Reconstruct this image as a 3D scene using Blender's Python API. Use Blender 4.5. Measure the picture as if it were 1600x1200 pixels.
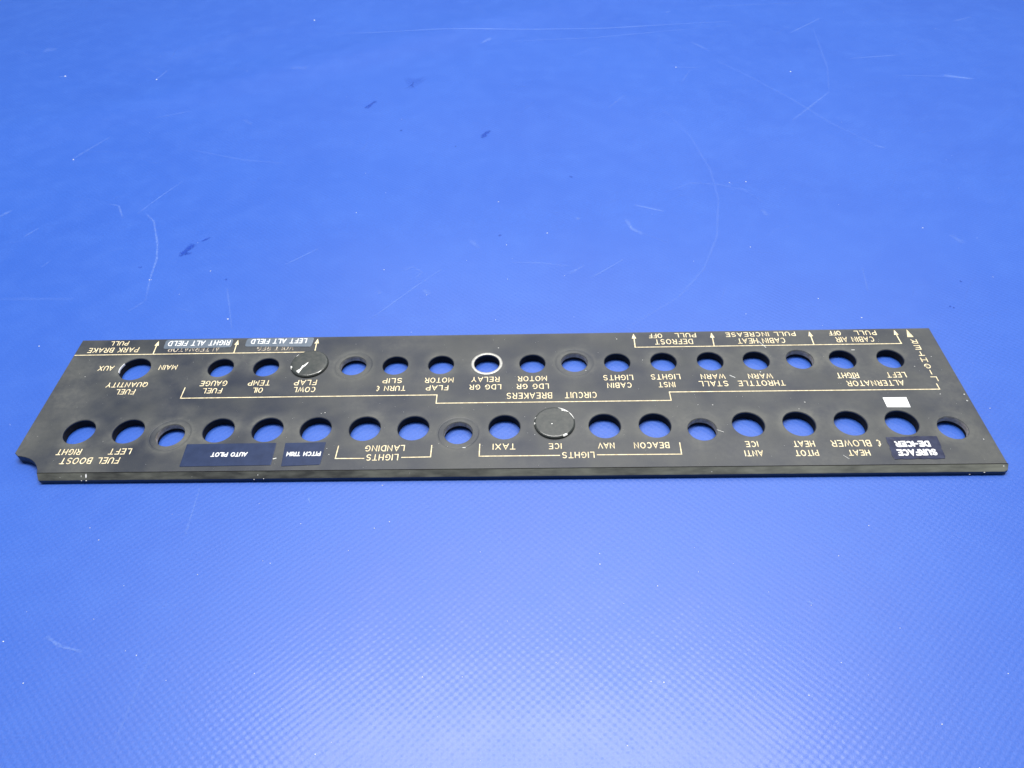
import bpy, bmesh, math, random
from mathutils import Matrix, Vector, noise
from mathutils.geometry import delaunay_2d_cdt

random.seed(7)
MM = 0.001
for o in list(bpy.data.objects):
    bpy.data.objects.remove(o, do_unlink=True)
scene = bpy.context.scene
COL = scene.collection

# ------------------------------------------------------------------ camera
ZT = 4.0                                   # height of the panel's face above the tarp, mm
PITCH, ROLL, YAW = 0.798882, -0.040701, 0.038836
CAM = Vector((202.83, -173.65, 223.87 + ZT))
def cam_rows():
    cy, sy, cp, sp, cr, sr = math.cos(YAW), math.sin(YAW), math.cos(PITCH), math.sin(PITCH), math.cos(ROLL), math.sin(ROLL)
    R1 = Matrix(((cy, sy, 0), (-sy, cy, 0), (0, 0, 1)))
    R2 = Matrix(((1, 0, 0), (0, -sp, -cp), (0, cp, -sp)))
    R3 = Matrix(((cr, -sr, 0), (sr, cr, 0), (0, 0, 1)))
    return R3 @ R2 @ R1
R = cam_rows()
cd = bpy.data.cameras.new('camera'); cam = bpy.data.objects.new('camera', cd); COL.objects.link(cam)
cd.sensor_width = 36; cd.lens = 36 * 1171.9 / 1600
cd.clip_start = 0.005; cd.clip_end = 50
M = Matrix((R[0], -R[1], -R[2])).transposed().to_4x4()
M.translation = CAM * MM
cam.matrix_world = M
scene.camera = cam

# ------------------------------------------------------------------ world and lamps
w = bpy.data.worlds.new('World'); scene.world = w; w.use_nodes = True
bg = w.node_tree.nodes['Background']
bg.inputs[0].default_value = (0.80, 0.90, 1.0, 1); bg.inputs[1].default_value = 0.24
def area(name, loc, target, sx, sy, power, color):
    d = bpy.data.lights.new(name, 'AREA'); d.shape = 'RECTANGLE'; d.size = sx; d.size_y = sy
    d.energy = power; d.color = color
    o = bpy.data.objects.new(name, d); COL.objects.link(o)
    o.location = loc
    o.rotation_euler = (Vector(target) - Vector(loc)).to_track_quat('-Z', 'Y').to_euler()
    return o
area('ceiling_lamp', (0.20, 0.33, 1.50), (0.20, 0.05, 0), 1.2, 0.34, 43, (1.0, 0.97, 0.92))
area('side_lamp', (0.45, 1.25, 1.45), (0.25, 0.15, 0), 1.8, 0.9, 13, (1.0, 0.98, 0.95))
scene.view_settings.view_transform = 'Standard'
scene.view_settings.look = 'None'
scene.view_settings.exposure = 0.0

# ------------------------------------------------------------------ material helpers
def mat(name):
    m = bpy.data.materials.new(name); m.use_nodes = True
    nt = m.node_tree; b = nt.nodes['Principled BSDF']
    return m, nt, b
def N(nt, kind, **kw):
    n = nt.nodes.new(kind)
    for k, v in kw.items():
        if k in n.inputs.keys(): n.inputs[k].default_value = v
        else: setattr(n, k, v)
    return n
def mathn(nt, op, a, b=None, clamp=False):
    n = nt.nodes.new('ShaderNodeMath'); n.operation = op; n.use_clamp = clamp
    for i, x in enumerate((a, b)):
        if x is None: continue
        if isinstance(x, (int, float)): n.inputs[i].default_value = x
        else: nt.links.new(x, n.inputs[i])
    return n.outputs[0]
def mixc(nt, fac, a, b, mode='MIX'):
    n = nt.nodes.new('ShaderNodeMix'); n.data_type = 'RGBA'; n.blend_type = mode
    for s, x in ((n.inputs[0], fac), (n.inputs[6], a), (n.inputs[7], b)):
        if isinstance(x, (int, float)): s.default_value = x
        elif isinstance(x, tuple): s.default_value = x + (1,) if len(x) == 3 else x
        else: nt.links.new(x, s)
    return n.outputs[2]
def coords(nt, scale=1.0):
    t = nt.nodes.new('ShaderNodeTexCoord')
    m = nt.nodes.new('ShaderNodeMapping')
    s = 1000 * scale if isinstance(scale, (int, float)) else None   # object metres to mm
    m.inputs['Scale'].default_value = (s, s, s) if s else tuple(1000 * c for c in scale)
    nt.links.new(t.outputs['Object'], m.inputs['Vector'])
    return m.outputs[0]
def noisen(nt, vec, scale, detail=3, rough=0.55):
    n = nt.nodes.new('ShaderNodeTexNoise'); n.inputs['Scale'].default_value = scale
    n.inputs['Detail'].default_value = detail; n.inputs['Roughness'].default_value = rough
    nt.links.new(vec, n.inputs['Vector']); return n.outputs['Fac']
def ramp(nt, fac, lo, hi, a=0.0, b=1.0):
    n = nt.nodes.new('ShaderNodeMapRange'); n.inputs[1].default_value = lo; n.inputs[2].default_value = hi
    n.inputs[3].default_value = a; n.inputs[4].default_value = b
    nt.links.new(fac, n.inputs[0]); return n.outputs[0]
def attr(nt, name):
    n = nt.nodes.new('ShaderNodeAttribute'); n.attribute_name = name; return n.outputs['Fac']
def bump(nt, b, h, dist, strength=1.0, prev=None):
    n = nt.nodes.new('ShaderNodeBump'); n.inputs['Strength'].default_value = strength
    n.inputs['Distance'].default_value = dist * MM
    nt.links.new(h, n.inputs['Height'])
    if prev: nt.links.new(prev, n.inputs['Normal'])
    nt.links.new(n.outputs[0], b.inputs['Normal']); return n.outputs[0]

# --- tarp: PVC coated woven scrim, little pillows where the threads cross
def tarp_material():
    m, nt, b = mat('blue_vinyl')
    v = coords(nt)
    warp = nt.nodes.new('ShaderNodeTexNoise'); warp.inputs['Scale'].default_value = 0.02
    nt.links.new(v, warp.inputs['Vector'])
    sub = nt.nodes.new('ShaderNodeVectorMath'); sub.operation = 'MULTIPLY_ADD'
    nt.links.new(warp.outputs['Color'], sub.inputs[0]); sub.inputs[1].default_value = (3, 3, 0)
    nt.links.new(v, sub.inputs[2])
    sep = nt.nodes.new('ShaderNodeSeparateXYZ'); nt.links.new(sub.outputs[0], sep.inputs[0])
    cx = mathn(nt, 'COSINE', mathn(nt, 'MULTIPLY', sep.outputs[0], 2 * math.pi / 2.93))
    cy = mathn(nt, 'COSINE', mathn(nt, 'MULTIPLY', sep.outputs[1], 2 * math.pi / 2.64))
    weave = mathn(nt, 'MULTIPLY', cx, cy)
    pert = ramp(nt, noisen(nt, v, 0.45, 2), 0.3, 0.7, 0.35, 1.35)
    weave = mathn(nt, 'MULTIPLY', weave, pert)
    big = noisen(nt, v, 0.012, 3)
    med = noisen(nt, v, 0.07, 4)
    c = mixc(nt, ramp(nt, big, 0.3, 0.7), (0.014, 0.089, 0.47), (0.018, 0.102, 0.50))
    c = mixc(nt, ramp(nt, med, 0.45, 0.8, 0, 0.22), c, (0.045, 0.155, 0.58))
    grain = noisen(nt, v, 1.6, 2)
    c = mixc(nt, ramp(nt, grain, 0.3, 0.7, 0.0, 0.5), c, (0.006, 0.058, 0.36))
    nt.links.new(c, b.inputs['Base Color'])
    rg = mathn(nt, 'ADD', ramp(nt, med, 0.3, 0.7, 0.47, 0.51), ramp(nt, big, 0.3, 0.7, 0.0, 0.02))
    nt.links.new(rg, b.inputs['Roughness'])
    b.inputs['Specular IOR Level'].default_value = 0.6
    b.inputs['Coat Weight'].default_value = 0.125; b.inputs['Coat Roughness'].default_value = 0.19
    p = bump(nt, b, weave, 0.020)
    nt.links.new(p, b.inputs['Coat Normal'])
    p = bump(nt, b, weave, 0.015)
    p = bump(nt, b, grain, 0.03, 1.0, p)
    return m
# --- panel paint
def panel_material():
    m, nt, b = mat('black_panel_paint')
    v = coords(nt)
    wear = attr(nt, 'wear')
    n1 = noisen(nt, v, 0.05, 5); n2 = noisen(nt, v, 0.5, 4); n3 = noisen(nt, v, 3.0, 2)
    f = mathn(nt, 'MULTIPLY', wear, ramp(nt, n2, 0.3, 0.7, 0.65, 1.15), True)
    c = mixc(nt, ramp(nt, n1, 0.35, 0.65), (0.010, 0.016, 0.034), (0.032, 0.037, 0.044))
    c = mixc(nt, f, c, (0.098, 0.102, 0.098))
    c = mixc(nt, ramp(nt, n3, 0.60, 0.78, 0, 0.22), c, (0.16, 0.16, 0.145))
    nt.links.new(c, b.inputs['Base Color'])
    nt.links.new(mathn(nt, 'ADD', ramp(nt, n1, 0.3, 0.7, 0.36, 0.46), mathn(nt, 'MULTIPLY', f, 0.2)), b.inputs['Roughness'])
    bump(nt, b, n3, 0.02)
    return m
def simple(name, c1, c2, rough=0.5, scale=0.6, metallic=0.0, bumpd=0.01, lo=0.35, hi=0.65):
    m, nt, b = mat(name); v = coords(nt)
    n = noisen(nt, v, scale, 4)
    nt.links.new(mixc(nt, ramp(nt, n, lo, hi), c1, c2), b.inputs['Base Color'])
    b.inputs['Roughness'].default_value = rough; b.inputs['Metallic'].default_value = metallic
    if bumpd: bump(nt, b, noisen(nt, v, scale * 5, 3), bumpd)
    return m
def faint(name, color, rough=0.6):
    """thin scuff, stain or painted fold light: opacity from the vertex attribute 'alpha', broken up by the weave"""
    m, nt, b = mat(name); v = coords(nt)
    b.inputs['Base Color'].default_value = color + (1,); b.inputs['Roughness'].default_value = rough
    a = mathn(nt, 'MULTIPLY', attr(nt, 'alpha'), ramp(nt, noisen(nt, v, 0.9, 3), 0.35, 0.65, 0.15, 1.0), True)
    nt.links.new(a, b.inputs['Alpha'])
    return m
TARP = tarp_material(); PAINT = panel_material()
BEVEL, nt_, b_ = mat('worn_bevel_paint')
v_ = coords(nt_); sx_ = nt_.nodes.new('ShaderNodeSeparateXYZ'); nt_.links.new(v_, sx_.inputs[0])
rub = mathn(nt_, 'ADD', ramp(nt_, noisen(nt_, coords(nt_, (.25, 1, 1)), 0.6, 4), 0.3, 0.75, 0.0, 0.45), ramp(nt_, sx_.outputs[0], 120, 377, 0.05, 0.6), True)
rub = mathn(nt_, 'ADD', rub, ramp(nt_, noisen(nt_, v_, 0.06, 2), 0.4, 0.65, -0.15, 0.15), True)
nt_.links.new(mixc(nt_, rub, (0.034, 0.036, 0.034), (0.20, 0.208, 0.172)), b_.inputs['Base Color'])
b_.inputs['Roughness'].default_value = 0.55
bump(nt_, b_, noisen(nt_, v_, 2.5, 3), 0.03)
BOSS = simple('worn_hole_wall', (0.34, 0.29, 0.20), (0.56, 0.50, 0.38), 0.6, 0.8, bumpd=0.03)
RECESSBLACK = simple('recess_black_and_shade', (0.012, 0.012, 0.012), (0.02, 0.02, 0.02), 0.7)  # near-black for hole walls and groove, and for shade painted into the gaps
RECESSBLACK.node_tree.nodes['Principled BSDF'].inputs['Specular IOR Level'].default_value = 0.15
CREAM = simple('cream_engraving', (0.60, 0.50, 0.31), (0.90, 0.80, 0.55), 0.6, 0.9, bumpd=0)
FADED = simple('faded_engraving', (0.16, 0.13, 0.11), (0.62, 0.55, 0.44), 0.6, 1.1, bumpd=0, lo=0.45, hi=0.6)
WHITE = simple('white_print', (0.66, 0.69, 0.74), (0.78, 0.79, 0.80), 0.5, 0.8, bumpd=0)
PAPER = simple('white_paper', (0.74, 0.76, 0.80), (0.84, 0.85, 0.86), 0.8, 0.5)
NAVY = simple('navy_tape', (0.010, 0.022, 0.070), (0.016, 0.031, 0.090), 0.38, 0.25, bumpd=0.006)
DARKNAVY = simple('dark_navy_tape', (0.010, 0.014, 0.045), (0.022, 0.030, 0.075), 0.42, 0.3, bumpd=0.04)
for q_ in (NAVY, DARKNAVY): q_.node_tree.nodes['Principled BSDF'].inputs['Specular IOR Level'].default_value = 0.3
GREYTAPE = simple('grey_tape', (0.095, 0.125, 0.17), (0.13, 0.16, 0.21), 0.33, 0.2, bumpd=0.006)
CAPPAINT = simple('plug_paint', (0.036, 0.043, 0.045), (0.058, 0.063, 0.062), 0.26, 0.5, bumpd=0.012)
CHIP = simple('bare_chip', (0.75, 0.76, 0.76), (0.92, 0.92, 0.90), 0.45, 1.5, bumpd=0.02)
SILVER = simple('silver_ring', (0.34, 0.34, 0.33), (0.48, 0.48, 0.46), 0.4, 0.8, metallic=0.35, bumpd=0.01)
DUST = simple('dust', (0.65, 0.68, 0.70), (0.85, 0.85, 0.82), 0.9, 1.0, bumpd=0)
PALEMARK = faint('pale_scuff_and_fold_light', (0.20, 0.35, 0.80))
STAIN = faint('dark_blue_stain', (0.006, 0.052, 0.44), 0.35)
SMUDGE = faint('grey_smudge', (0.30, 0.30, 0.26))

# ------------------------------------------------------------------ mesh helpers (all in mm)
def link(name, verts, faces, m, parent=None, attrs=None, smooth=False):
    me = bpy.data.meshes.new(name)
    me.from_pydata([(x * MM, y * MM, z * MM) for x, y, z in verts], [], faces)
    me.materials.append(m)
    if attrs:
        for k, vals in attrs.items():
            a = me.attributes.new(k, 'FLOAT', 'POINT')
            a.data.foreach_set('value', vals)
    if smooth:
        me.polygons.foreach_set('use_smooth', [True] * len(me.polygons))
    me.update()
    o = bpy.data.objects.new(name, me); COL.objects.link(o)
    if parent: o.parent = parent
    return o
class MB:
    def __init__(s): s.v = []; s.f = []; s.a = []
    def add(s, vs, fs, al=None):
        n = len(s.v); s.v += vs; s.f += [tuple(i + n for i in f) for f in fs]
        s.a += al if al else [1.0] * len(vs)
def ribbon(mb, pts, hw, z=0.0, ridge=0.05, cap=True, closed=False, wfun=None):
    """raised ribbon with mitred corners and rounded ends along 2D points"""
    P = [Vector(p) for p in pts]; n = len(P); rows = []
    for i, p in enumerate(P):
        a = P[i] - P[i - 1] if i else P[1] - P[0]
        b = P[i + 1] - P[i] if i < n - 1 else P[-1] - P[-2]
        a = a.normalized(); b = b.normalized(); t = (a + b)
        t = a if t.length < 1e-6 else t.normalized()
        nr = Vector((-t.y, t.x)); c = max(0.5, nr.dot(Vector((-a.y, a.x))))
        rows.append((p, nr, hw / c))
    if cap:
        d0 = (P[0] - P[1]).normalized(); d1 = (P[-1] - P[-2]).normalized()
        pre = [(P[0] + d0 * hw * 0.95, rows[0][1], hw * 0.30), (P[0] + d0 * hw * 0.6, rows[0][1], hw * 0.8)]
        post = [(P[-1] + d1 * hw * 0.6, rows[-1][1], hw * 0.8), (P[-1] + d1 * hw * 0.95, rows[-1][1], hw * 0.30)]
        rows = pre + rows + post
    vs, fs = [], []
    for p, nr, h in rows:
        vs += [(p.x + nr.x * h, p.y + nr.y * h, z), (p.x, p.y, z + ridge), (p.x - nr.x * h, p.y - nr.y * h, z)]
    for i in range(len(rows) - 1):
        a = 3 * i
        fs += [(a, a + 1, a + 4, a + 3), (a + 1, a + 2, a + 5, a + 4)]
    mb.add(vs, fs)

# ------------------------------------------------------------------ single stroke engraving alphabet
def arc(cx, cy, rx, ry, a0, a1, n=8):
    return [(cx + rx * math.cos(math.radians(a0 + (a1 - a0) * i / n)), cy + ry * math.sin(math.radians(a0 + (a1 - a0) * i / n))) for i in range(n + 1)]
G = {
 'A': (.76, [[(0, 0), (.38, 1), (.76, 0)], [(.13, .33), (.63, .33)]]),
 'B': (.62, [[(.36, .53), (0, .53)], [(.36, 1), (0, 1), (0, 0), (.38, 0)] + arc(.36, .265, .26, .265, -90, 90)[1:], arc(.34, .765, .24, .235, -90, 90)]),
 'C': (.70, [arc(.38, .5, .36, .5, 50, 310, 12)]),
 'D': (.68, [[(0, 0), (0, 1), (.26, 1)] + arc(.26, .5, .42, .5, 90, -90, 10)[1:] + [(0, 0)]]),
 'E': (.58, [[(.58, 1), (0, 1), (0, 0), (.58, 0)], [(0, .52), (.46, .52)]]),
 'F': (.56, [[(.56, 1), (0, 1), (0, 0)], [(0, .52), (.44, .52)]]),
 'G': (.74, [arc(.38, .5, .36, .5, 50, 345, 12) + [(.74, .48), (.44, .48)]]),
 'H': (.66, [[(0, 0), (0, 1)], [(.66, 0), (.66, 1)], [(0, .52), (.66, .52)]]),
 'I': (.0, [[(0, 0), (0, 1)]]),
 'K': (.64, [[(0, 0), (0, 1)], [(.62, 1), (0, .42)], [(.22, .60), (.64, 0)]]),
 'L': (.54, [[(0, 1), (0, 0), (.54, 0)]]),
 'M': (.82, [[(0, 0), (0, 1), (.41, .25), (.82, 1), (.82, 0)]]),
 'N': (.68, [[(0, 0), (0, 1), (.68, 0), (.68, 1)]]),
 'O': (.78, [arc(.39, .5, .39, .5, 90, 450, 16)]),
 'P': (.60, [[(0, 0), (0, 1), (.34, 1)] + arc(.34, .74, .26, .26, 90, -90)[1:] + [(0, .48)]]),
 'Q': (.78, [arc(.39, .5, .39, .5, 90, 450, 16), [(.46, .26), (.78, -.06)]]),
 'R': (.64, [[(0, 0), (0, 1), (.34, 1)] + arc(.34, .75, .27, .25, 90, -90)[1:] + [(0, .50)], [(.34, .50), (.64, 0)]]),
 'S': (.64, [arc(.33, .75, .29, .25, 35, 250, 9) + arc(.31, .26, .31, .26, 70, -145, 9)]),
 'T': (.68, [[(0, 1), (.68, 1)], [(.34, 1), (.34, 0)]]),
 'U': (.66, [[(0, 1), (0, .33)] + arc(.33, .33, .33, .33, 180, 360, 8)[1:] + [(.66, 1)]]),
 'V': (.74, [[(0, 1), (.37, 0), (.74, 1)]]),
 'W': (1.0, [[(0, 1), (.25, 0), (.50, .85), (.75, 0), (1.0, 1)]]),
 'X': (.70, [[(0, 0), (.70, 1)], [(0, 1), (.70, 0)]]),
 'Y': (.70, [[(0, 1), (.35, .48), (.70, 1)], [(.35, .48), (.35, 0)]]),
 '&': (.50, [arc(.27, .70, .24, .19, 60, 250, 7) + arc(.27, .29, .27, .22, 110, 300, 7), [(.27, .90), (.27, 1.06)], [(.27, .06), (.27, -.06)]]),
 '-': (.36, [[(0, .48), (.36, .48)]]),
}
def write(text, xs, xe, yb, yt, m, parent, hw=0.19, z=ZT + 0.012, gap=0.36, name='lettering', space=1.0, ridge=0.04, jit=0.03):
    """text turned half round, as it stands in the photograph: starts at xs (right) and runs to xe (left)"""
    xs -= hw; xe += hw; yb -= hw; yt += hw
    x = 0; lay = []; prev = None
    for ch in text:
        if ch == ' ': x += space; prev = None; continue
        if prev is not None: x += gap * (0.75 if (prev + ch) in ('LT', 'TA', 'AT', 'AV', 'VA', 'LA', 'AU', 'LO', 'LV') else 1.0)
        lay.append((ch, x)); x += G[ch][0]; prev = ch
    sx = (xs - xe) / max(x, .01); h = yb - yt
    mb = MB()
    for k, (ch, x0) in enumerate(lay):
        jy = random.uniform(-jit, jit); jx = random.uniform(-jit, jit)
        for si, st in enumerate(G[ch][1]):
            pts = [(xs - (x0 + u) * sx + jx, yb - v * h + jy) for u, v in st]
            ribbon(mb, pts, hw, z + 0.002 * si, ridge)
    return link(name, mb.v, mb.f, m, parent)
def rule(pts, m, parent, hw=0.20, name='engraved_line'):
    mb = MB(); ribbon(mb, pts, hw, ZT + 0.012, 0.04, cap=False); return link(name, mb.v, mb.f, m, parent)
def arrow(x, y0, y1, m, parent, x1=None, hw=0.23, headw=1.0, headl=3.2, name='engraved_arrow'):
    mb = MB(); x1 = x if x1 is None else x1; z = ZT + 0.014
    if y0 is not None: ribbon(mb, [(x, y0), (x1, y1 - headl + 0.3)], hw, z, 0.035, cap=False)
    mb.add([(x1 - headw, y1 - headl, z), (x1 + headw, y1 - headl, z), (x1, y1, z), (x1, y1 - headl * .6, z + .05)], [(0, 1, 3), (1, 2, 3), (2, 0, 3)])
    return link(name, mb.v, mb.f, m, parent)

# ------------------------------------------------------------------ the tarp
def below(x, y, z):                        # height of the tarp surface, mm (flat under the panel)
    def w1(a, b, c): return noise.noise(Vector((a, b, c)))
    d = max(0.0, max(-40 - x, x - 420, -60 - y, y - 130)) / 120.0
    k = min(1.0, d)
    h = 3.5 * w1(x / 330, y / 200, 1.3) + 0.5 * w1(x / 120, y / 90, 7.7)
    # long soft fold running up to the right in the far left
    s = (y - (330 + 0.55 * (x + 60)))
    h += 2.2 * math.exp(-(s / 26) ** 2)
    return (h - 1.0) * k * k
xsg = [-1300 + i * 12 for i in range(251)]; ysg = [-900 + i * 12 for i in range(221)]
vs = [(x, y, below(x, y, 0)) for y in ysg for x in xsg]
nx = len(xsg)
fs = [(j * nx + i, j * nx + i + 1, (j + 1) * nx + i + 1, (j + 1) * nx + i) for j in range(len(ysg) - 1) for i in range(nx - 1)]
tarp = link('tarp', vs, fs, TARP, smooth=True)
tarp['kind'] = 'structure'

def grd(px, py):                           # where the camera ray through a photo pixel meets the tarp
    d = R.transposed() @ Vector(((px - 800) / 1171.9, (py - 600) / 1171.9, 1))
    t = (0 - CAM.z) / d.z
    return (CAM.x + t * d.x, CAM.y + t * d.y)
def soft(mb, pts, wpx, alpha, z=0.12):
    """soft edged mark on the tarp; pts in photo pixels measured on the tarp, width in photo pixels"""
    P = []
    for a, b in zip(pts[:-1], pts[1:]):    # subdivide
        for i in range(4): P.append((a[0] + (b[0] - a[0]) * i / 4, a[1] + (b[1] - a[1]) * i / 4))
    P.append(pts[-1])
    Q = [Vector(grd(*p)) for p in P]; n = len(Q)
    vs, fs, al = [], [], []
    for i, q in enumerate(Q):
        px = P[i]; e = Vector(grd(px[0] + 1, px[1])); s = (e - q).length      # mm per pixel here
        t = (Q[min(i + 1, n - 1)] - Q[max(i - 1, 0)]).normalized(); nr = Vector((-t.y, t.x))
        h = wpx * s * 0.62 * random.uniform(0.6, 1.4)
        f = math.sin(math.pi * (i + 0.3) / (n - 0.4)) ** 0.5
        for k, aa in ((1, 0), (0.4, 1), (-0.4, 1), (-1, 0)):
            p = q + nr * h * k
            vs.append((p.x, p.y, below(p.x, p.y, 0) + z)); al.append(alpha * aa * f)
    for i in range(n - 1):
        for k in range(3): fs.append((4 * i + k, 4 * i + k + 1, 4 * i + k + 5, 4 * i + k + 4))
    mb.add(vs, fs, al)
def TL(*p): return [(x / 2, y / 2) for x, y in p]
def TR(*p): return [(800 + x / 2, y / 2) for x, y in p]
def BL(*p): return [(x / 2, 740 + y / 2) for x, y in p]
def BR(*p): return [(800 + x / 2, 740 + y / 2) for x, y in p]
sc = MB()
for pts, wd, al in [
    (TL((1050, 100), (1300, 97), (1600, 90), (1900, 84), (2290, 62)), 4, .42), (TL((1600, 126), (1850, 115), (2300, 75)), 4, .18),
    (TL((430, 665), (500, 610), (570, 560)), 2.5, .35), (TL((455, 665), (480, 690), (492, 760), (490, 810), (470, 870), (455, 940)), 3, .5),
    (TL((455, 940), (400, 975)), 3, .2), (TL((340, 635), (370, 640), (383, 680)), 2.5, .35), (TL((890, 828), (995, 777)), 2, .4),
    (TL((1155, 1000), (1300, 895), (1380, 842)), 2.2, .42), (TL((480, 362), (590, 340)), 3, .2), (TL((220, 490), (270, 460), (340, 420)), 4, .25),
    (TL((130, 835), (158, 815)), 3, .3), (TL((75, 740), (120, 712)), 4, .3), (TL((0, 675), (35, 655)), 5, .35), (TL((600, 460), (760, 490), (880, 500)), 2.5, .22),
    (TL((710, 900), (725, 1030)), 3, .3), (TL((0, 935), (230, 935)), 9, .12), (TL((180, 232), (205, 230)), 3, .5), (TL((486, 240), (520, 212)), 3, .4),
    (TL((135, 150), (175, 148)), 12, .18), (TL((1505, 132), (1535, 115)), 7, .35), (TL((1470, 750), (1495, 775)), 7, .25),
    (TL((1255, 848), (1290, 835), (1320, 850), (1300, 870)), 4, .2), (TL((350, 195), (560, 170), (720, 120), (960, 50)), 44, .04),  # the widest strip is no scuff: it paints the light band along the fold
    (TL((910, 215), (960, 213)), 8, .18), (TL((760, 365), (785, 380)), 7, .15), (TL((1320, 905), (1345, 920)), 8, .25), (TL((1180, 910), (1190, 918)), 6, .25),
    (TR((870, 100), (965, 50)), 3, .35), (TR((875, 380), (990, 290)), 3, .35), (TR((990, 290), (985, 210), (940, 80)), 3, .15),
    (TR((1350, 236), (1440, 246)), 7, .6), (TR((1200, 236), (1350, 238)), 4, .18), (TR((1060, 182), (1230, 168)), 4, .25),
    (TR((385, 640), (475, 660)), 3.5, .6), (TR((355, 685), (375, 715), (410, 732)), 6, .45), (TR((410, 730), (490, 760)), 3, .15),
    (TR((460, 330), (560, 430), (620, 530), (645, 620), (640, 740), (600, 840), (520, 930), (400, 1000), (340, 1035)), 3.5, .18),
    (TR((640, 190), (740, 240), (870, 310), (1000, 390), (1150, 460)), 3, .2), (TR((480, 600), (560, 570), (640, 575), (720, 590), (800, 640)), 3, .2),
    (TR((245, 870), (350, 810)), 2.5, .35), (TR((180, 855), (225, 830)), 4, .35), (TR((1095, 840), (1112, 910)), 3, .25), (TR((1130, 455), (1165, 462)), 4, .3),
    (TR((1370, 735), (1410, 760)), 9, .25), (TR((0, 820), (90, 822), (180, 832)), 3, .25), (TR((560, 130), (620, 160)), 4, .25), (TR((510, 210), (590, 212)), 3, .3),
    (TR((560, 215), (530, 260)), 3, .15), (TR((480, 35), (495, 30)), 5, .3), (TR((1380, 60), (1440, 42)), 4, .25), (TR((300, 340), (350, 300)), 3, .2),
    (TR((200, 680), (212, 685)), 6, .3), (TR((780, 655), (800, 675)), 6, .25), (TR((600, 15), (900, 0)), 5, .15),
    (BL((625, 45), (580, 190)), 3.5, .35), (BL((475, 560), (410, 720), (350, 860)), 5, .2), (BL((145, 510), (190, 540), (260, 557)), 5, .45),
    (BL((1570, 140), (1560, 300)), 3, .25), (BL((964, 75), (968, 92)), 3, .6), (BR((920, 400), (940, 408)), 3, .4), (BR((840, 670), (850, 690)), 4, .4)]:
    soft(sc, pts, wd, al)
for i in range(190):                       # the tarp's many hair-fine scratches
    x, y = random.uniform(0, 1600), random.choice([random.uniform(0, 500), random.uniform(0, 500), random.uniform(780, 1200)])
    a = random.gauss(-0.35, 0.5); L = random.uniform(5, 60)
    soft(sc, [(x, y), (x + L * .5 * math.cos(a) + random.uniform(-2, 2), y + L * .5 * math.sin(a)), (x + L * math.cos(a), y + L * math.sin(a) * 0.8)], random.uniform(1.2, 3.0), random.uniform(.03, .10))
o = link('scuff_and_fold_light', sc.v, sc.f, PALEMARK, tarp, {'alpha': sc.a}); o['kind'] = 'stuff'
st = MB()
for pts, wd, al in [
    (TL((563, 802), (580, 785), (606, 762)), 10, .9), (TL((578, 795), (600, 790)), 8, .5), (TL((630, 754), (657, 741)), 4, .8),
    (TL((1143, 332), (1158, 320), (1174, 309)), 7, .85), (TL((1506, 427), (1518, 412), (1532, 404)), 7, .85), (TL((1268, 256), (1290, 252), (1312, 258)), 36, .22),
    (TL((1249, 400), (1256, 401)), 4, .8), (TL((1420, 450), (1425, 451)), 3, .8), (TL((1558, 735), (1567, 736)), 5, .7), (TL((703, 873), (709, 875)), 4, .8), (TL((432, 835), (443, 836)), 4, .6),
    (TR((1366, 957), (1372, 959)), 4, .9), (TR((1377, 961), (1383, 963)), 4, .9), (TR((1398, 878), (1406, 882)), 4, .6), (TR((178, 547), (189, 551)), 3, 1.0)]:
    soft(st, pts, wd, al, 0.16)
o = link('dark_stain', st.v, st.f, STAIN, tarp, {'alpha': st.a}); o['kind'] = 'stuff'

def crumb(mb, x, y, z, r):
    n = 6; vs = []; a0 = random.random() * 6
    for i in range(n):
        q = r * random.uniform(0.6, 1.25); a = a0 + i * 2 * math.pi / n
        vs.append((x + q * math.cos(a), y + q * math.sin(a) * 0.8, z))
    vs.append((x, y, z + r * 0.7))
    mb.add(vs, [(i, (i + 1) % n, n) for i in range(n)])
du = MB()
spots = BL((308, 208), (387, 351), (427, 568), (72, 655), (1195, 37), (1217, 151), (293, 455), (1170, 171), (10, 525), (940, 157), (1320, 636), (985, 877), (795, 625)) + \
    BR((455, 351), (1115, 163), (1213, 483), (928, 693), (1020, 257), (475, 652), (1550, 625), (275, 283)) + \
    TL((982, 60), (486, 240), (467, 875), (1113, 662), (1200, 843), (658, 847), (200, 230), (712, 997), (1333, 922), (1558, 628), (225, 490), (1583, 765)) + \
    TR((731, 567), (957, 933), (1093, 993), (745, 772), (680, 570), (110, 728), (512, 210), (1283, 712), (870, 225)) + [(1547, 638), (61, 541)]
for px, py in spots:
    x, y = grd(px, py); e = grd(px + 1, py); crumb(du, x, y, below(x, y, 0) + .05, abs(e[0] - x) * random.uniform(0.9, 1.5))
for i in range(90):
    px, py = random.uniform(0, 1600), random.uniform(0, 1200)
    x, y = grd(px, py)
    if -3 < x < 380 and -8 < y < 80: continue
    crumb(du, x, y, below(x, y, 0) + .05, random.uniform(.10, .22))
o = link('lint', du.v, du.f, DUST, tarp); o['kind'] = 'stuff'

# ------------------------------------------------------------------ the panel
panel = bpy.data.objects.new('switch_panel', None); COL.objects.link(panel)
panel.empty_display_size = 0.02
panel['label'] = 'black switch panel with two rows of round holes and cream lettering on blue tarp'
panel['category'] = 'instrument panel'

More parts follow.
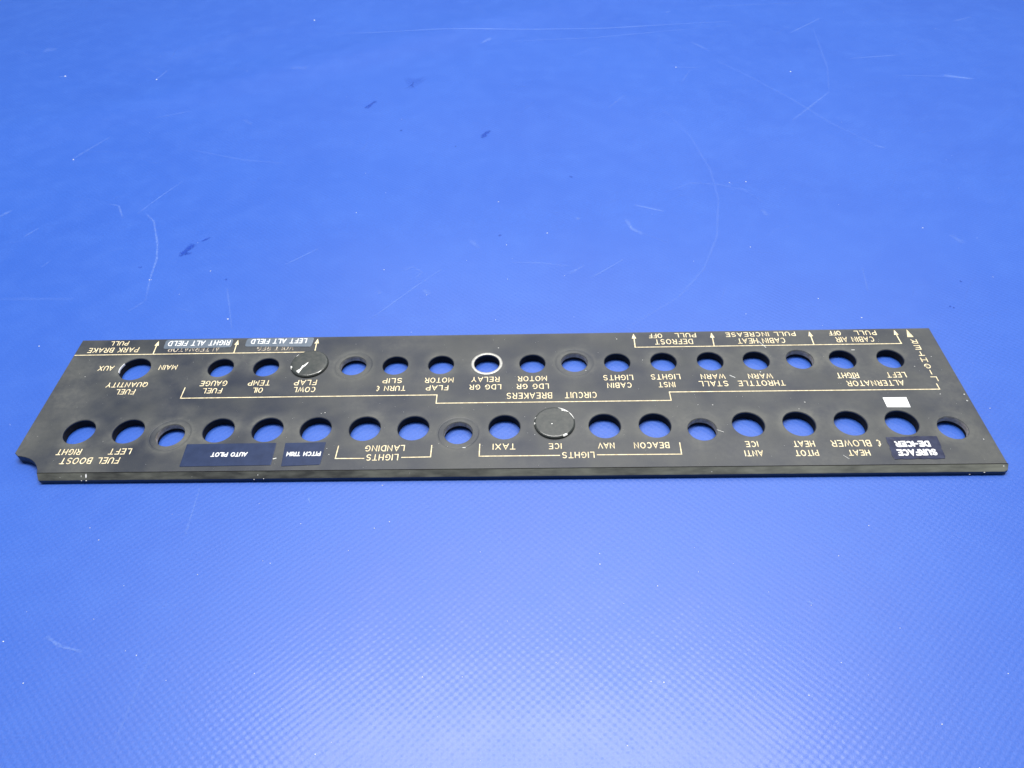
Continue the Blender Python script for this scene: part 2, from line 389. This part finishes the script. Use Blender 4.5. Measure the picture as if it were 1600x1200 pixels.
Y1, Y2 = 20.6, 56.3
BIG = 6.28; SMALL = 5.52; SCREW = 5.6
holes = [(x, Y1, BIG) for x in (20.9, 40.9, 77.4, 97.1, 116.5, 136.1, 155.5, 191.6, 211.4, 231.1, 250.8, 287.2, 306.9, 326.8, 346.5)]
holes += [(x, Y2, SMALL) for x in (68.2, 88.0, 107.0, 144.1, 163.8, 183.5, 203.0, 239.1, 258.8, 278.5, 297.9, 334.2, 354.1)]
holes += [(30.6, 56.2, 6.65)]
screws = [(58.7, 18.2), (173.5, 17.8), (268.9, 18.2), (364.8, 17.6), (125.9, 56.4), (220.9, 56.6), (316.3, 56.6)]
outline = [(0, 75), (0, 9.9), (1.7, 8.5), (3.3, 8.25), (5.0, 7.9), (7.0, 7.15), (8.6, 6.2), (10.1, 5.0), (11.4, 3.6), (12.5, 1.9), (13.2, 0), (377.6, 0), (377, 75)]   # anticlockwise
def circle(x, y, r, n): return [(x + r * math.cos(2 * math.pi * i / n), y + r * math.sin(2 * math.pi * i / n)) for i in range(n)]
def densify(poly, step):
    out = []
    for i, a in enumerate(poly):
        b = poly[(i + 1) % len(poly)]; L = math.dist(a, b); k = max(1, int(L / step))
        out += [(a[0] + (b[0] - a[0]) * j / k, a[1] + (b[1] - a[1]) * j / k) for j in range(k)]
    return out
ALLH = [(x, y, r, 0) for x, y, r in holes] + [(x, y, SCREW, 1) for x, y in screws]
CH = 0.22                                   # worn chamfer round every hole
def wear_at(x, y):
    w_ = 0.14 + 0.30 * noise.noise(Vector((x / 55, y / 22, 3.1))) + 0.30 * noise.noise(Vector((x / 19, y / 13, 9.0))) + 0.15 * noise.noise(Vector((x / 6, y / 5, 4.0)))
    for hx, hy, r, s in ALLH:
        dx, dy = x - hx, y - hy; d = math.hypot(dx, dy)
        if d > r + 9: continue
        k = 0.5 + 0.9 * noise.noise(Vector((hx / 13, hy / 9 + dx / 9, dy / 9)))
        w_ += max(0, k) * (0.75 if s else 0.62) * math.exp(-((d - r) / (2.6 if not s else 3.6)) ** 2)
        if s: w_ += (1.0 if x < 240 else 0.35) * (0.20 * math.exp(-((d - 8.9) / 0.7) ** 2) - 0.20 * math.exp(-((d - 8.0) / 0.45) ** 2))
    w_ += 0.18 * math.exp(-((y - 75) / 1.2) ** 2) + 0.30 * max(0, (x - 250) / 127) * 0.55
    w_ += 0.22 * math.exp(-(x / 12) ** 2)
    return max(0.0, min(1.0, w_))
def cdt(points, edges):
    r = delaunay_2d_cdt([Vector(p) for p in points], edges, [], 0, 1e-5)
    return [tuple(v) for v in r[0]], [tuple(f) for f in r[2]]
def plate_face(grid, rim_extra):
    pts, edges = [], []
    def loop(L):
        n = len(pts); pts.extend(L); edges.extend([(n + i, n + (i + 1) % len(L)) for i in range(len(L))])
    ol = densify(outline, 3.0 if grid else 12.0); loop(ol)
    for x, y, r, s in ALLH: loop(circle(x, y, r + rim_extra, 40))
    if grid:
        for x, y, r, s in ALLH:
            for q in ([0.7, 1.3, 2.1] + ([2.35, 2.7, 3.2, 4.0] if s else [3.0])):
                pts.extend(circle(x + 1e-3, y + 1e-3, r + q, 44))
        y = 0.9
        while y < 74.5:
            x = 0.9 + random.random() * .4
            while x < 376.4:
                if all((x - hx) ** 2 + (y - hy) ** 2 > (r + (4.3 if s else 3.3)) ** 2 for hx, hy, r, s in ALLH) and (x > 14 or y > 11):
                    pts.append((x, y))
                x += 1.5
            y += 1.3
    V, F = cdt(pts, edges)
    def inside(c):
        for hx, hy, r, s in ALLH:
            if (c[0] - hx) ** 2 + (c[1] - hy) ** 2 < (r + rim_extra - 0.02) ** 2: return False
        k = False; P = outline
        for i in range(len(P)):
            (x1, y1), (x2, y2) = P[i], P[i - 1]
            if (y1 > c[1]) != (y2 > c[1]) and c[0] < (x2 - x1) * (c[1] - y1) / (y2 - y1) + x1: k = not k
        return k
    F = [f for f in F if inside([sum(V[i][k] for i in f) / len(f) for k in (0, 1)])]
    return V, F, ol
V, F, OL = plate_face(True, CH)
ZU = ZT - 1.25                              # underside of the thin web
verts = [(x, y, ZT) for x, y in V]
wear = [wear_at(x, y) for x, y in V]
for i, (x, y) in enumerate(V):              # pressed ring round every screw hole
    for hx, hy in screws:
        d = math.hypot(x - hx, y - hy)
        if 7.7 < d < 8.2 and x < 240: verts[i] = (x, y, ZT - 0.05)
faces = list(F)
def band(loopA, za, loopB, zb, wa, wb):
    n = len(verts); k = len(loopA)
    verts.extend([(x, y, za) for x, y in loopA] + [(x, y, zb) for x, y in loopB]); wear.extend([wa] * k + [wb] * k)
    for i in range(k):
        j = (i + 1) % k
        faces.append((n + i, n + k + i, n + k + j, n + j))
for x, y, r, s in ALLH:
    band(circle(x, y, r + CH, 40), ZT, circle(x, y, r, 40), ZT - CH, 0.5, 0.75)
    if not s: band(circle(x, y, r, 40), ZT - CH, circle(x, y, r, 40), ZT - 0.7, 0.15, 0.0)
plate = link('plate', verts, faces, PAINT, panel, {'wear': wear})
# outer edge: a small rolled top edge then a straight side, no bevel along the front
mb = MB()
front = lambda p: abs(p[1]) < 1e-6 and p[0] >= 13.1
def quadstrip(P, z0, Q, z1, closed=False):
    n = len(P); vs_ = [(x, y, z0) for x, y in P] + [(x, y, z1) for x, y in Q]
    mb.add(vs_, [(i, i + 1, n + i + 1, n + i) for i in range(n - 1)])
side = outline[11:] + outline[:11]          # (377,0) (377,75) (0,75) ... (13.2,0)
side = densify(side, 8)[: -1]
cut = [p for p in side if not (p[1] == 0 and 13.3 < p[0] < 377.5)]
if cut[-1] != (13.2, 0): cut.append((13.2, 0))
def off(P, d):                              # push outwards/inwards along the path
    out = []
    for i, p in enumerate(P):
        a = Vector(P[max(i - 1, 0)]); b = Vector(P[min(i + 1, len(P) - 1)]); t = (b - a).normalized()
        out.append((p[0] + t.y * d, p[1] - t.x * d))
    return out
c1 = off(cut, 0.18)
quadstrip(cut, ZT, c1, ZT - 0.18); quadstrip(c1, ZT - 0.18, c1, 0.35); quadstrip(c1, 0.35, off(cut, -2.2), 0.35); quadstrip(off(cut, -2.2), 0.35, off(cut, -2.2), ZU)
# underside
V2, F2, _ = plate_face(False, 0.0)
mb.add([(x, y, ZU) for x, y in V2], [tuple(reversed(f)) for f in F2])
link('rear_frame', mb.v, mb.f, RECESSBLACK if False else PAINT, plate)
# front bevel strip with nicked lower edge
mb = MB(); n = 260; prof = []
for i in range(n + 1):
    t = i / n; x0 = 13.2 + (378.0 - 13.2) * t
    nk = 0.10 * noise.noise(Vector((x0 / 3.0, 0, 0))) + 0.06 * noise.noise(Vector((x0 / 0.9, 4, 0)))
    if 27 < x0 < 34: nk += 0.25 * abs(noise.noise(Vector((x0, 1, 5))))
    xe = 0.8 * (1 - t) ** 30
    rr = 1.0 if x0 < 376.5 else max(0.0, 1 - (x0 - 376.5) / 2.2)
    prof.append([(x0, 0, ZT), (x0, -0.04, ZT - 0.22), (x0, -0.22, ZT - 0.26), (x0, -0.26, ZT - 0.10), (x0 + xe * .6, -1.95 * (0.6 + .4 * rr) + nk, ZT - 1.75 + nk * .6), (x0 + xe * .7, -2.2 * (0.6 + .4 * rr) + nk * .5, ZT - 2.05),
                 (x0 + xe, -2.2 * (0.6 + .4 * rr), 0.45), (x0 + xe, -2.0 * (0.6 + .4 * rr), 0.35), (x0 + xe, 2.2, 0.35)])
vs_ = [p for row in prof for p in row]; m_ = 9
fs_ = [(i * m_ + k, i * m_ + k + 1, (i + 1) * m_ + k + 1, (i + 1) * m_ + k) for i in range(n) for k in range(m_ - 1)]
fs_ += [tuple(range(m_)), tuple(n * m_ + k for k in reversed(range(m_)))]
bev = link('bevelled_edge', vs_, fs_, BEVEL, plate)
bev.data.materials.append(PAINT); bev.data.materials.append(RECESSBLACK)
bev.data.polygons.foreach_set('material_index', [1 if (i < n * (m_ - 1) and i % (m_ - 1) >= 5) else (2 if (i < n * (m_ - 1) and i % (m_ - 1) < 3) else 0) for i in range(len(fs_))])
# bosses: the screw holes go right down through thick sleeves
for x, y in screws:
    mb = MB(); k = 48
    for i in range(k):
        a, b = 2 * math.pi * i / k, 2 * math.pi * (i + 1) / k
        ca, sa, cb, sb = math.cos(a), math.sin(a), math.cos(b), math.sin(b)
        pr = [(SCREW, ZT - CH), (SCREW - 0.03, ZT - 1.2), (SCREW, 1.6), (SCREW + 2.4, 1.6), (SCREW + 2.4, ZU)]
        vs_ = [(x + r * ca, y + r * sa, z) for r, z in pr] + [(x + r * cb, y + r * sb, z) for r, z in pr]
        mb.add(vs_, [(j, j + 1, j + 6, j + 5) for j in range(4)])
    link('screw_sleeve', mb.v, mb.f, BOSS, plate)
    mb = MB(); pr = [(SCREW + .12, 1.61), (SCREW + .12, 0.3), (SCREW + 1.8, 0.3), (SCREW + 1.8, 1.36)]  # added near-black ring, paints the shade in the gap below the sleeve
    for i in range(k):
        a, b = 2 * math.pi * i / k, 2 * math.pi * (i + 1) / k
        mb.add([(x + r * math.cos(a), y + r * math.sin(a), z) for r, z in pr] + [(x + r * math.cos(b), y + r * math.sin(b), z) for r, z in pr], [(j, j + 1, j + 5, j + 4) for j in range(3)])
    link('gap_shade_ring', mb.v, mb.f, RECESSBLACK, plate)

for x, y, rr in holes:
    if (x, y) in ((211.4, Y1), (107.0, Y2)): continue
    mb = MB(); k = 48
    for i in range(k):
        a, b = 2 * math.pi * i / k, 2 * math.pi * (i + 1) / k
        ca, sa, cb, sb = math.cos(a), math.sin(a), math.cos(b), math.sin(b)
        pr = [(rr, ZT - 0.7), (rr + .02, 0.3), (rr + 1.2, 0.3), (rr + 1.2, ZU)]  # black wall carried down to the tarp, its foot standing in for shadow
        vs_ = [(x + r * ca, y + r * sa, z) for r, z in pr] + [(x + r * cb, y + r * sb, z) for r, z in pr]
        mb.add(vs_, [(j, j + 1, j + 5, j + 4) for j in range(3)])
    link('hole_wall', mb.v, mb.f, RECESSBLACK, plate)
# engraved words, lines and arrows --------------------------------------------------
E_ = CREAM
WORDS = [
 ('PARK BRAKE', 27.9, 5.1, 69.9, 66.8), ('PULL', 21.8, 13.5, 74.1, 71.3), ('AUX', 21.1, 14.4, 58.3, 55.3), ('MAIN', 49.0, 41.1, 58.3, 55.3),
 ('QUANTITY', 39.7, 21.9, 48.0, 45.1), ('FUEL', 35.7, 27.4, 43.9, 40.9), ('RIGHT', 26.2, 16.5, 11.6, 8.6), ('LEFT', 46.0, 37.2, 11.6, 8.6), ('FUEL BOOST', 43.0, 19.8, 7.2, 4.1),
 ('GAUGE', 73.8, 62.2, 48.3, 45.2), ('FUEL', 72.7, 64.3, 43.9, 40.9), ('TEMP', 92.1, 82.7, 48.2, 45.1), ('OIL', 90.0, 85.6, 43.9, 40.9), ('FLAP', 111.9, 102.4, 48.1, 45.0), ('COWL', 112.2, 102.9, 43.9, 40.9),
 ('LIGHTS', 151.2, 138.9, 7.4, 4.3), ('LANDING', 153.2, 137.8, 11.8, 8.8), ('SLIP', 148.1, 139.8, 48.4, 45.5), ('TURN &', 150.0, 137.6, 43.9, 41.0), ('MOTOR', 169.8, 157.7, 48.4, 45.4), ('FLAP', 167.9, 158.5, 43.9, 41.0),
 ('RELAY', 189.1, 177.3, 48.5, 45.5), ('LDG GR', 189.9, 176.7, 44.0, 41.1), ('TAXI', 196.1, 187.2, 12.0, 9.0), ('MOTOR', 209.0, 196.8, 48.6, 45.6), ('LDG GR', 209.7, 196.3, 44.1, 41.1),
 ('BREAKERS', 210.9, 192.2, 39.0, 35.6), ('CIRCUIT', 229.1, 216.0, 39.0, 35.6), ('LIGHTS', 244.9, 232.5, 48.6, 45.5), ('CABIN', 243.9, 233.8, 44.1, 41.1), ('LIGHTS', 264.5, 252.3, 48.7, 45.6), ('INST', 261.8, 254.8, 44.1, 41.1),
 ('ICE', 213.8, 208.8, 11.9, 9.0), ('NAV', 234.1, 227.7, 11.9, 9.0), ('BEACON', 255.0, 241.5, 11.9, 8.9), ('LIGHTS', 226.1, 213.8, 7.5, 4.5),
 ('DEFROST', 273.1, 256.6, 70.3, 67.0), ('PULL', 275.1, 265.8, 74.1, 71.3), ('OFF', 260.3, 254.3, 74.0, 71.1), ('CABIN HEAT', 313.0, 292.4, 70.1, 66.8), ('PULL INCREASE', 318.4, 288.0, 74.0, 71.2),
 ('CABIN AIR', 351.1, 334.8, 70.1, 66.8), ('PULL', 353.3, 343.9, 74.0, 71.1), ('OFF', 338.1, 332.8, 74.1, 71.2), ('LEFT', 357.1, 349.1, 48.1, 45.0), ('RIGHT', 337.8, 328.8, 48.2, 45.0), ('ALTERNATOR', 354.8, 331.7, 43.5, 40.4),
 ('STALL', 283.6, 271.6, 44.4, 41.3), ('WARN', 283.1, 273.0, 48.4, 45.5), ('THROTTLE', 306.8, 287.6, 44.3, 41.2), ('WARN', 302.6, 292.5, 48.3, 45.4), ('ANTI', 289.7, 282.7, 7.4, 4.5), ('ICE', 288.7, 283.9, 11.9, 9.0),
 ('PITOT', 310.3, 301.6, 7.3, 4.4), ('HEAT', 310.0, 301.9, 11.8, 8.8), ('HEAT', 329.4, 321.3, 7.1, 4.3), ('& BLOWER', 334.9, 316.3, 11.9, 8.7)]
for w_ in WORDS: write(*w_, E_, plate)
for ch, y in zip('LIGHTER', (43.9, 47.8, 51.4, 55.2, 59.0, 62.8, 66.6)):
    hwid = 0.0 if ch == 'I' else 1.1
    write(ch, 367.7 + hwid + .22, 367.7 - hwid - .22, y + 1.35, y - 1.35, E_, plate)
rule([(0.2, 65.3), (107.7, 65.3)], E_, plate)
arrow(35.4, 65.3, 74.0, E_, plate, 35.1); arrow(71.5, 65.3, 73.9, E_, plate, 71.2); arrow(107.4, 65.3, 74.0, E_, plate, 107.2)
rule([(56.4, 44.5), (56.4, 38.3), (163.5, 38.4), (163.5, 33.7), (258.9, 33.7), (258.8, 38.4), (367.6, 38.1), (367.5, 41.3)], E_, plate)
rule([(127.2, 11.8), (127.0, 5.5), (138.2, 5.4)], E_, plate); rule([(152.4, 5.7), (163.6, 5.8), (163.6, 11.6)], E_, plate)
rule([(182.2, 12.0), (182.2, 5.9), (213.0, 5.9)], E_, plate); rule([(227.0, 6.0), (259.0, 5.9), (259.1, 11.6)], E_, plate)
rule([(247.7, 66.0), (247.7, 65.4), (361.9, 65.4), (361.9, 66.0)], E_, plate)
arrow(247.7, 65.4, 74.2, E_, plate, 247.8); arrow(281.8, 65.5, 74.1, E_, plate, 282.0); arrow(324.6, 65.5, 74.1, E_, plate, 324.7); arrow(361.8, 65.5, 74.2, E_, plate, 361.6)
arrow(367.1, None, 74.4, E_, plate, headl=5.0, headw=1.35)
# lettering half hidden by the later tape labels
write('ALTERNATOR', 64.5, 41.3, 70.0, 66.6, FADED, plate, hw=.2); write('VOLT REG', 97.6, 81.1, 69.8, 66.6, FADED, plate, hw=.2)

# stuck-on labels --------------------------------------------------------------------
def sticker(name, quad, m, label, r=0.8, wob=0.0, t=0.14, z=ZT + 0.03, lift=0.0):
    """quad: far left, far right, near right, near left; rounded corners, domed edge"""
    P = []
    c = [Vector(q) for q in quad]
    for i in range(4):
        p, a, b = c[i], c[i - 1], c[(i + 1) % 4]
        ua, ub = (a - p).normalized(), (b - p).normalized()
        for k in range(5):
            s = k / 4
            P.append(p + ua * r * (1 - s) ** 2 + ub * r * s ** 2)
    D = []
    for i, p in enumerate(P):
        q = P[(i + 1) % len(P)]; L = (q - p).length; k = max(1, int(L / 0.8))
        D += [p.lerp(q, j / k) for j in range(k)]
    cen = sum(D, Vector((0, 0))) / len(D)
    if wob:
        D = [p + (p - cen).normalized() * wob * (noise.noise(Vector((p.x / 1.7, p.y / 1.7, 2))) + .6 * noise.noise(Vector((p.x / .6, p.y / .6, 2)))) for p in D]
    n_ = len(D); vs_, fs_ = [], []
    for sc_, zz in ((1.0, z), (1.0, z + t * .7), (0.985, z + t)):
        for p in D:
            q = cen + (p - cen) * sc_
            vs_.append((q.x, q.y, zz + (lift * abs(noise.noise(Vector((p.x / 2.5, p.y / 2.5, 0)))) if zz > z else 0)))
    for k in range(2):
        for i in range(n_):
            j = (i + 1) % n_; fs_.append((k * n_ + i, k * n_ + j, (k + 1) * n_ + j, (k + 1) * n_ + i))
    vs_.append((cen.x, cen.y, z + t)); fs_ += [(2 * n_ + i, 2 * n_ + (i + 1) % n_, 3 * n_) for i in range(n_)]
    o = link(name, vs_, fs_, m, panel); o['label'] = label
    return o
zs = ZT + 0.03 + 0.14 + 0.012
s1 = sticker('tape_label', [(38.4, 74.4), (69.0, 74.5), (69.3, 69.0), (38.9, 68.5)], GREYTAPE, 'grey tape label reading RIGHT ALT FIELD', r=1.3)
write('RIGHT ALT FIELD', 68.1, 40.1, 73.6, 70.3, WHITE, s1, hw=.23, z=zs, space=1.0)
s2 = sticker('tape_label', [(75.2, 74.6), (105.6, 74.7), (105.2, 68.6), (75.3, 69.3)], GREYTAPE, 'grey tape label reading LEFT ALT FIELD', r=1.3)
write('LEFT ALT FIELD', 102.5, 77.4, 74.1, 70.9, WHITE, s2, hw=.23, z=zs, space=1.0)
s3 = sticker('tape_label', [(67.1, 13.3), (102.5, 13.5), (102.8, 2.5), (67.6, 2.2)], NAVY, 'navy tape label reading AUTO PILOT', r=.3)
write('AUTO PILOT', 92.4, 78.2, 9.0, 6.8, WHITE, s3, hw=.22, z=zs, space=1.0, gap=.3)
s4 = sticker('tape_label', [(106.0, 13.4), (122.0, 13.6), (121.7, 2.5), (106.9, 1.9)], NAVY, 'navy tape label reading PITCH TRIM', r=.3)
write('PITCH TRIM', 121.0, 107.7, 8.9, 6.7, WHITE, s4, hw=.22, z=zs, space=1.0, gap=.3)
s5 = sticker('tape_label', [(337.6, 13.0), (357.0, 13.4), (356.2, 2.4), (337.2, 2.3)], DARKNAVY, 'wrinkled dark navy tape label reading SURFACE DE-ICER', r=.4, wob=.45, lift=.12)
write('DE-ICER', 353.0, 339.9, 11.0, 8.1, WHITE, s5, hw=.36, z=zs + .06, gap=.3, jit=.05)
write('SURFACE', 354.0, 339.4, 7.0, 3.9, WHITE, s5, hw=.36, z=zs + .06, gap=.3, jit=.05)
s6 = sticker('paper_label', [(343.3, 33.8), (352.7, 33.8), (352.5, 28.3), (343.4, 28.5)], PAPER, 'small blank white paper label', r=.1)

# silver ring round the landing gear relay hole
mb = MB(); k = 64; x, y = 183.5, Y2
pr = [(5.45, ZT + .01), (5.50, ZT + .28), (5.7, ZT + .36), (6.5, ZT + .34), (6.75, ZT + .2), (6.78, ZT + .01)]
for i in range(k):
    for r, z in pr: mb.v.append((x + r * math.cos(2 * math.pi * i / k), y + r * math.sin(2 * math.pi * i / k), z)); mb.a.append(1)
for i in range(k):
    for j in range(5): mb.f.append((i * 6 + j, ((i + 1) % k) * 6 + j, ((i + 1) % k) * 6 + j + 1, i * 6 + j + 1))
o = link('collar_ring', mb.v, mb.f, SILVER, panel, smooth=True); o['label'] = 'silver ring round the landing gear relay hole'

# button plugs -----------------------------------------------------------------------
PROF = [(8.05, 0.0), (8.12, 0.35), (8.05, 0.75), (7.80, 1.05), (7.45, 1.20), (7.0, 1.23), (5.0, 1.20), (2.5, 1.18), (0.001, 1.18)]
def prof_at(s):
    s = max(0, min(len(PROF) - 1.001, s)); i = int(s); f = s - i
    return PROF[i][0] + (PROF[i + 1][0] - PROF[i][0]) * f, PROF[i][1] + (PROF[i + 1][1] - PROF[i][1]) * f
def plug(x, y, label, chips, dots=()):
    k = 64; vs_, fs_ = [], []
    for i in range(k):
        a = 2 * math.pi * i / k
        for r, z in PROF: vs_.append((x + r * math.cos(a), y + r * math.sin(a), ZT + z))
    m_ = len(PROF)
    for i in range(k):
        for j in range(m_ - 1): fs_.append((i * m_ + j, ((i + 1) % k) * m_ + j, ((i + 1) % k) * m_ + j + 1, i * m_ + j + 1))
    p = link('hole_plug', vs_, fs_, CAPPAINT, panel, smooth=True); p['label'] = label
    for a0, a1, s0, s1 in chips:            # patches of missing paint that follow the cap's rounded rim
        nn = max(3, int(abs(a1 - a0) / 4)); vs_, fs_ = [], []
        for i in range(nn + 1):
            t = i / nn; a = math.radians(a0 + (a1 - a0) * t)
            e = s0 + (s1 - s0) * (0.35 + 0.65 * math.sin(math.pi * (0.12 + 0.76 * t))) * random.uniform(.8, 1.1)
            for q in range(5):
                s = s0 + (e - s0) * q / 4; r, z = prof_at(s)
                vs_.append((x + (r + .02) * math.cos(a), y + (r + .02) * math.sin(a), ZT + z + .02))
        fs_ = [(i * 5 + j, (i + 1) * 5 + j, (i + 1) * 5 + j + 1, i * 5 + j + 1) for i in range(nn) for j in range(4)]
        link('paint_chip', vs_, fs_, CHIP, p)
    for pts, hw in dots:
        mb = MB(); ribbon(mb, [(x + a, y + b) for a, b in pts], hw, ZT + 1.235, .03); link('paint_chip', mb.v, mb.f, CHIP, p)
plug(211.4, 21.9, 'black button plug in the ICE light switch hole with chipped rim', [(78, 42, 1.3, 5.0), (46, 12, 1.3, 3.9), (166, 160, 1.0, 3.8), (188, 180, 1.0, 3.8), (-66, -52, 2.0, 4.7)],
     [([(-1.1, -1.0), (-1.0, -1.0)], .22)])
plug(106.9, 57.3, 'black button plug in the COWL FLAP hole with white scratches', [(207, 192, 1.2, 4.6), (148, 136, 2.4, 4.0), (-52, -38, 3.1, 3.8)], [])
p2 = [o for o in bpy.data.objects if o.name.startswith('hole_plug')][-1]
mb = MB(); zz = ZT + 1.26                   # irregular scratch through the paint
pl = [(-4.6, -5.0), (-3.3, -6.4), (-2.8, -4.9), (-2.2, -3.0), (-1.2, -1.9), (-0.3, 0.3), (-0.8, .1), (-2.1, -1.6), (-2.6, -1.6), (-3.1, -3.6)]
mb.add([(106.9 + a, 57.3 + b, zz) for a, b in pl], [tuple(range(len(pl)))]); link('paint_chip', mb.v, mb.f, CHIP, p2)

# dust, nicks and scratches lying on the panel's face -----------------------------------
def face(px, py):
    d = R.transposed() @ Vector(((px - 800) / 1171.9, (py - 600) / 1171.9, 1)); t = (ZT - CAM.z) / d.z
    return (CAM.x + t * d.x, CAM.y + t * d.y)
def Zp(n, x, y): return (260 * n - (0 if n == 0 else 0) + x / 4.2867, 500 + y / 4.2867)
mb = MB()
for n_, x, y, r in [(1, 615, 890, .26), (2, 1110, 187, .3), (3, 787, 127, .32), (4, 635, 347, .35), (4, 933, 550, .35), (4, 315, 568, .25), (4, 217, 568, .2), (4, 893, 595, .2), (1, 1037, 625, .25), (1, 1063, 620, .3),
                     (0, 570, 380, .3), (5, 725, 495, .3), (5, 1015, 798, .3), (5, 665, 245, .25), (5, 553, 310, .25), (2, 710, 828, .2), (3, 580, 338, .28), (3, 960, 268, .2), (1, 1088, 900, .22), (1, 1075, 860, .2), (3, 238, 768, .2), (5, 905, 540, .4), (5, 885, 497, .35)]:
    x_, y_ = face(*Zp(n_, x, y)); crumb(mb, x_, y_, ZT + .01, r * .9)
for i in range(300):
    x_, y_ = random.uniform(1, 376), random.uniform(1, 74)
    if x_ < 15 and y_ < 12: continue
    if any(math.hypot(x_ - a, y_ - b) < r + .6 for a, b, r, s in ALLH) : continue
    crumb(mb, x_, y_, ZT + .01, random.uniform(.04, .10))
for n_, pts, hw in [(4, [(620, 140), (672, 184)], .10), (4, [(345, 735), (390, 750)], .07), (4, [(430, 370), (465, 385)], .12), (5, [(130, 388), (160, 392)], .12), (2, [(870, 855), (888, 855)], .12), (4, [(1190, 905), (1230, 930)], .06), (4, [(1245, 200), (1265, 200)], .12), (1, [(735, 925), (715, 930)], .15)]:
    P = [face(*Zp(n_, *p)) for p in pts]
    ribbon(mb, P, hw, ZT + .008, .03)
o = link('dust_speck', mb.v, mb.f, DUST, plate); o['kind'] = 'stuff'
# chips on the front bevel
mb = MB()
for px, py, w1, h1 in [(134.5, 743.5, .30, 1.5), (127, 744, .12, .7), (135, 751, .3, .25), (127.5, 751, .25, .2), (403, 742, .16, .35), (412, 748, .2, .25), (397, 749, .2, .25), (1112, 737, .16, .2), (94, 746, .12, .12), (300, 745, .1, .1), (640, 739, .1, .1), (1515, 741, .3, .12), (1538, 738, .3, .2), (1568, 728, .25, .25)]:
    d = R.transposed() @ Vector(((px - 800) / 1171.9, (py - 600) / 1171.9, 1))
    # meet the bevel plane through (y=0,z=ZT) and (y=-1.95,z=ZT-1.75)
    nrm = Vector((0, -1.75, 1.95)).normalized(); t = (Vector((0, 0, ZT)) - CAM).dot(nrm) / d.dot(nrm); p = CAM + d * t + nrm * .09
    up = Vector((0, 1.95, 1.75)).normalized()
    vs_ = [p + Vector((math.cos(a) * w1 * random.uniform(.7, 1.2), 0, 0)) + up * math.sin(a) * h1 * .6 * random.uniform(.8, 1.1) for a in [i * math.pi / 4 for i in range(8)]]
    mb.add([tuple(v_) for v_ in vs_], [tuple(range(8))])
o = link('edge_chip', mb.v, mb.f, CHIP, bev); o['kind'] = 'stuff'
# bare spot on the fuel quantity hole's left rim
mb = MB()
vs_ = []
for i in range(9):
    a = math.radians(150 + i * 6)
    for r, z in ((6.9, ZT + .012), (6.62, ZT - .2), (6.62, ZT - .95)): vs_.append((30.6 + r * math.cos(a), 56.2 + r * math.sin(a), z))
mb.add(vs_, [(i * 3 + j, i * 3 + 3 + j, i * 3 + 4 + j, i * 3 + 1 + j) for i in range(8) for j in range(2)])
link('paint_chip', mb.v, mb.f, CHIP, plate)
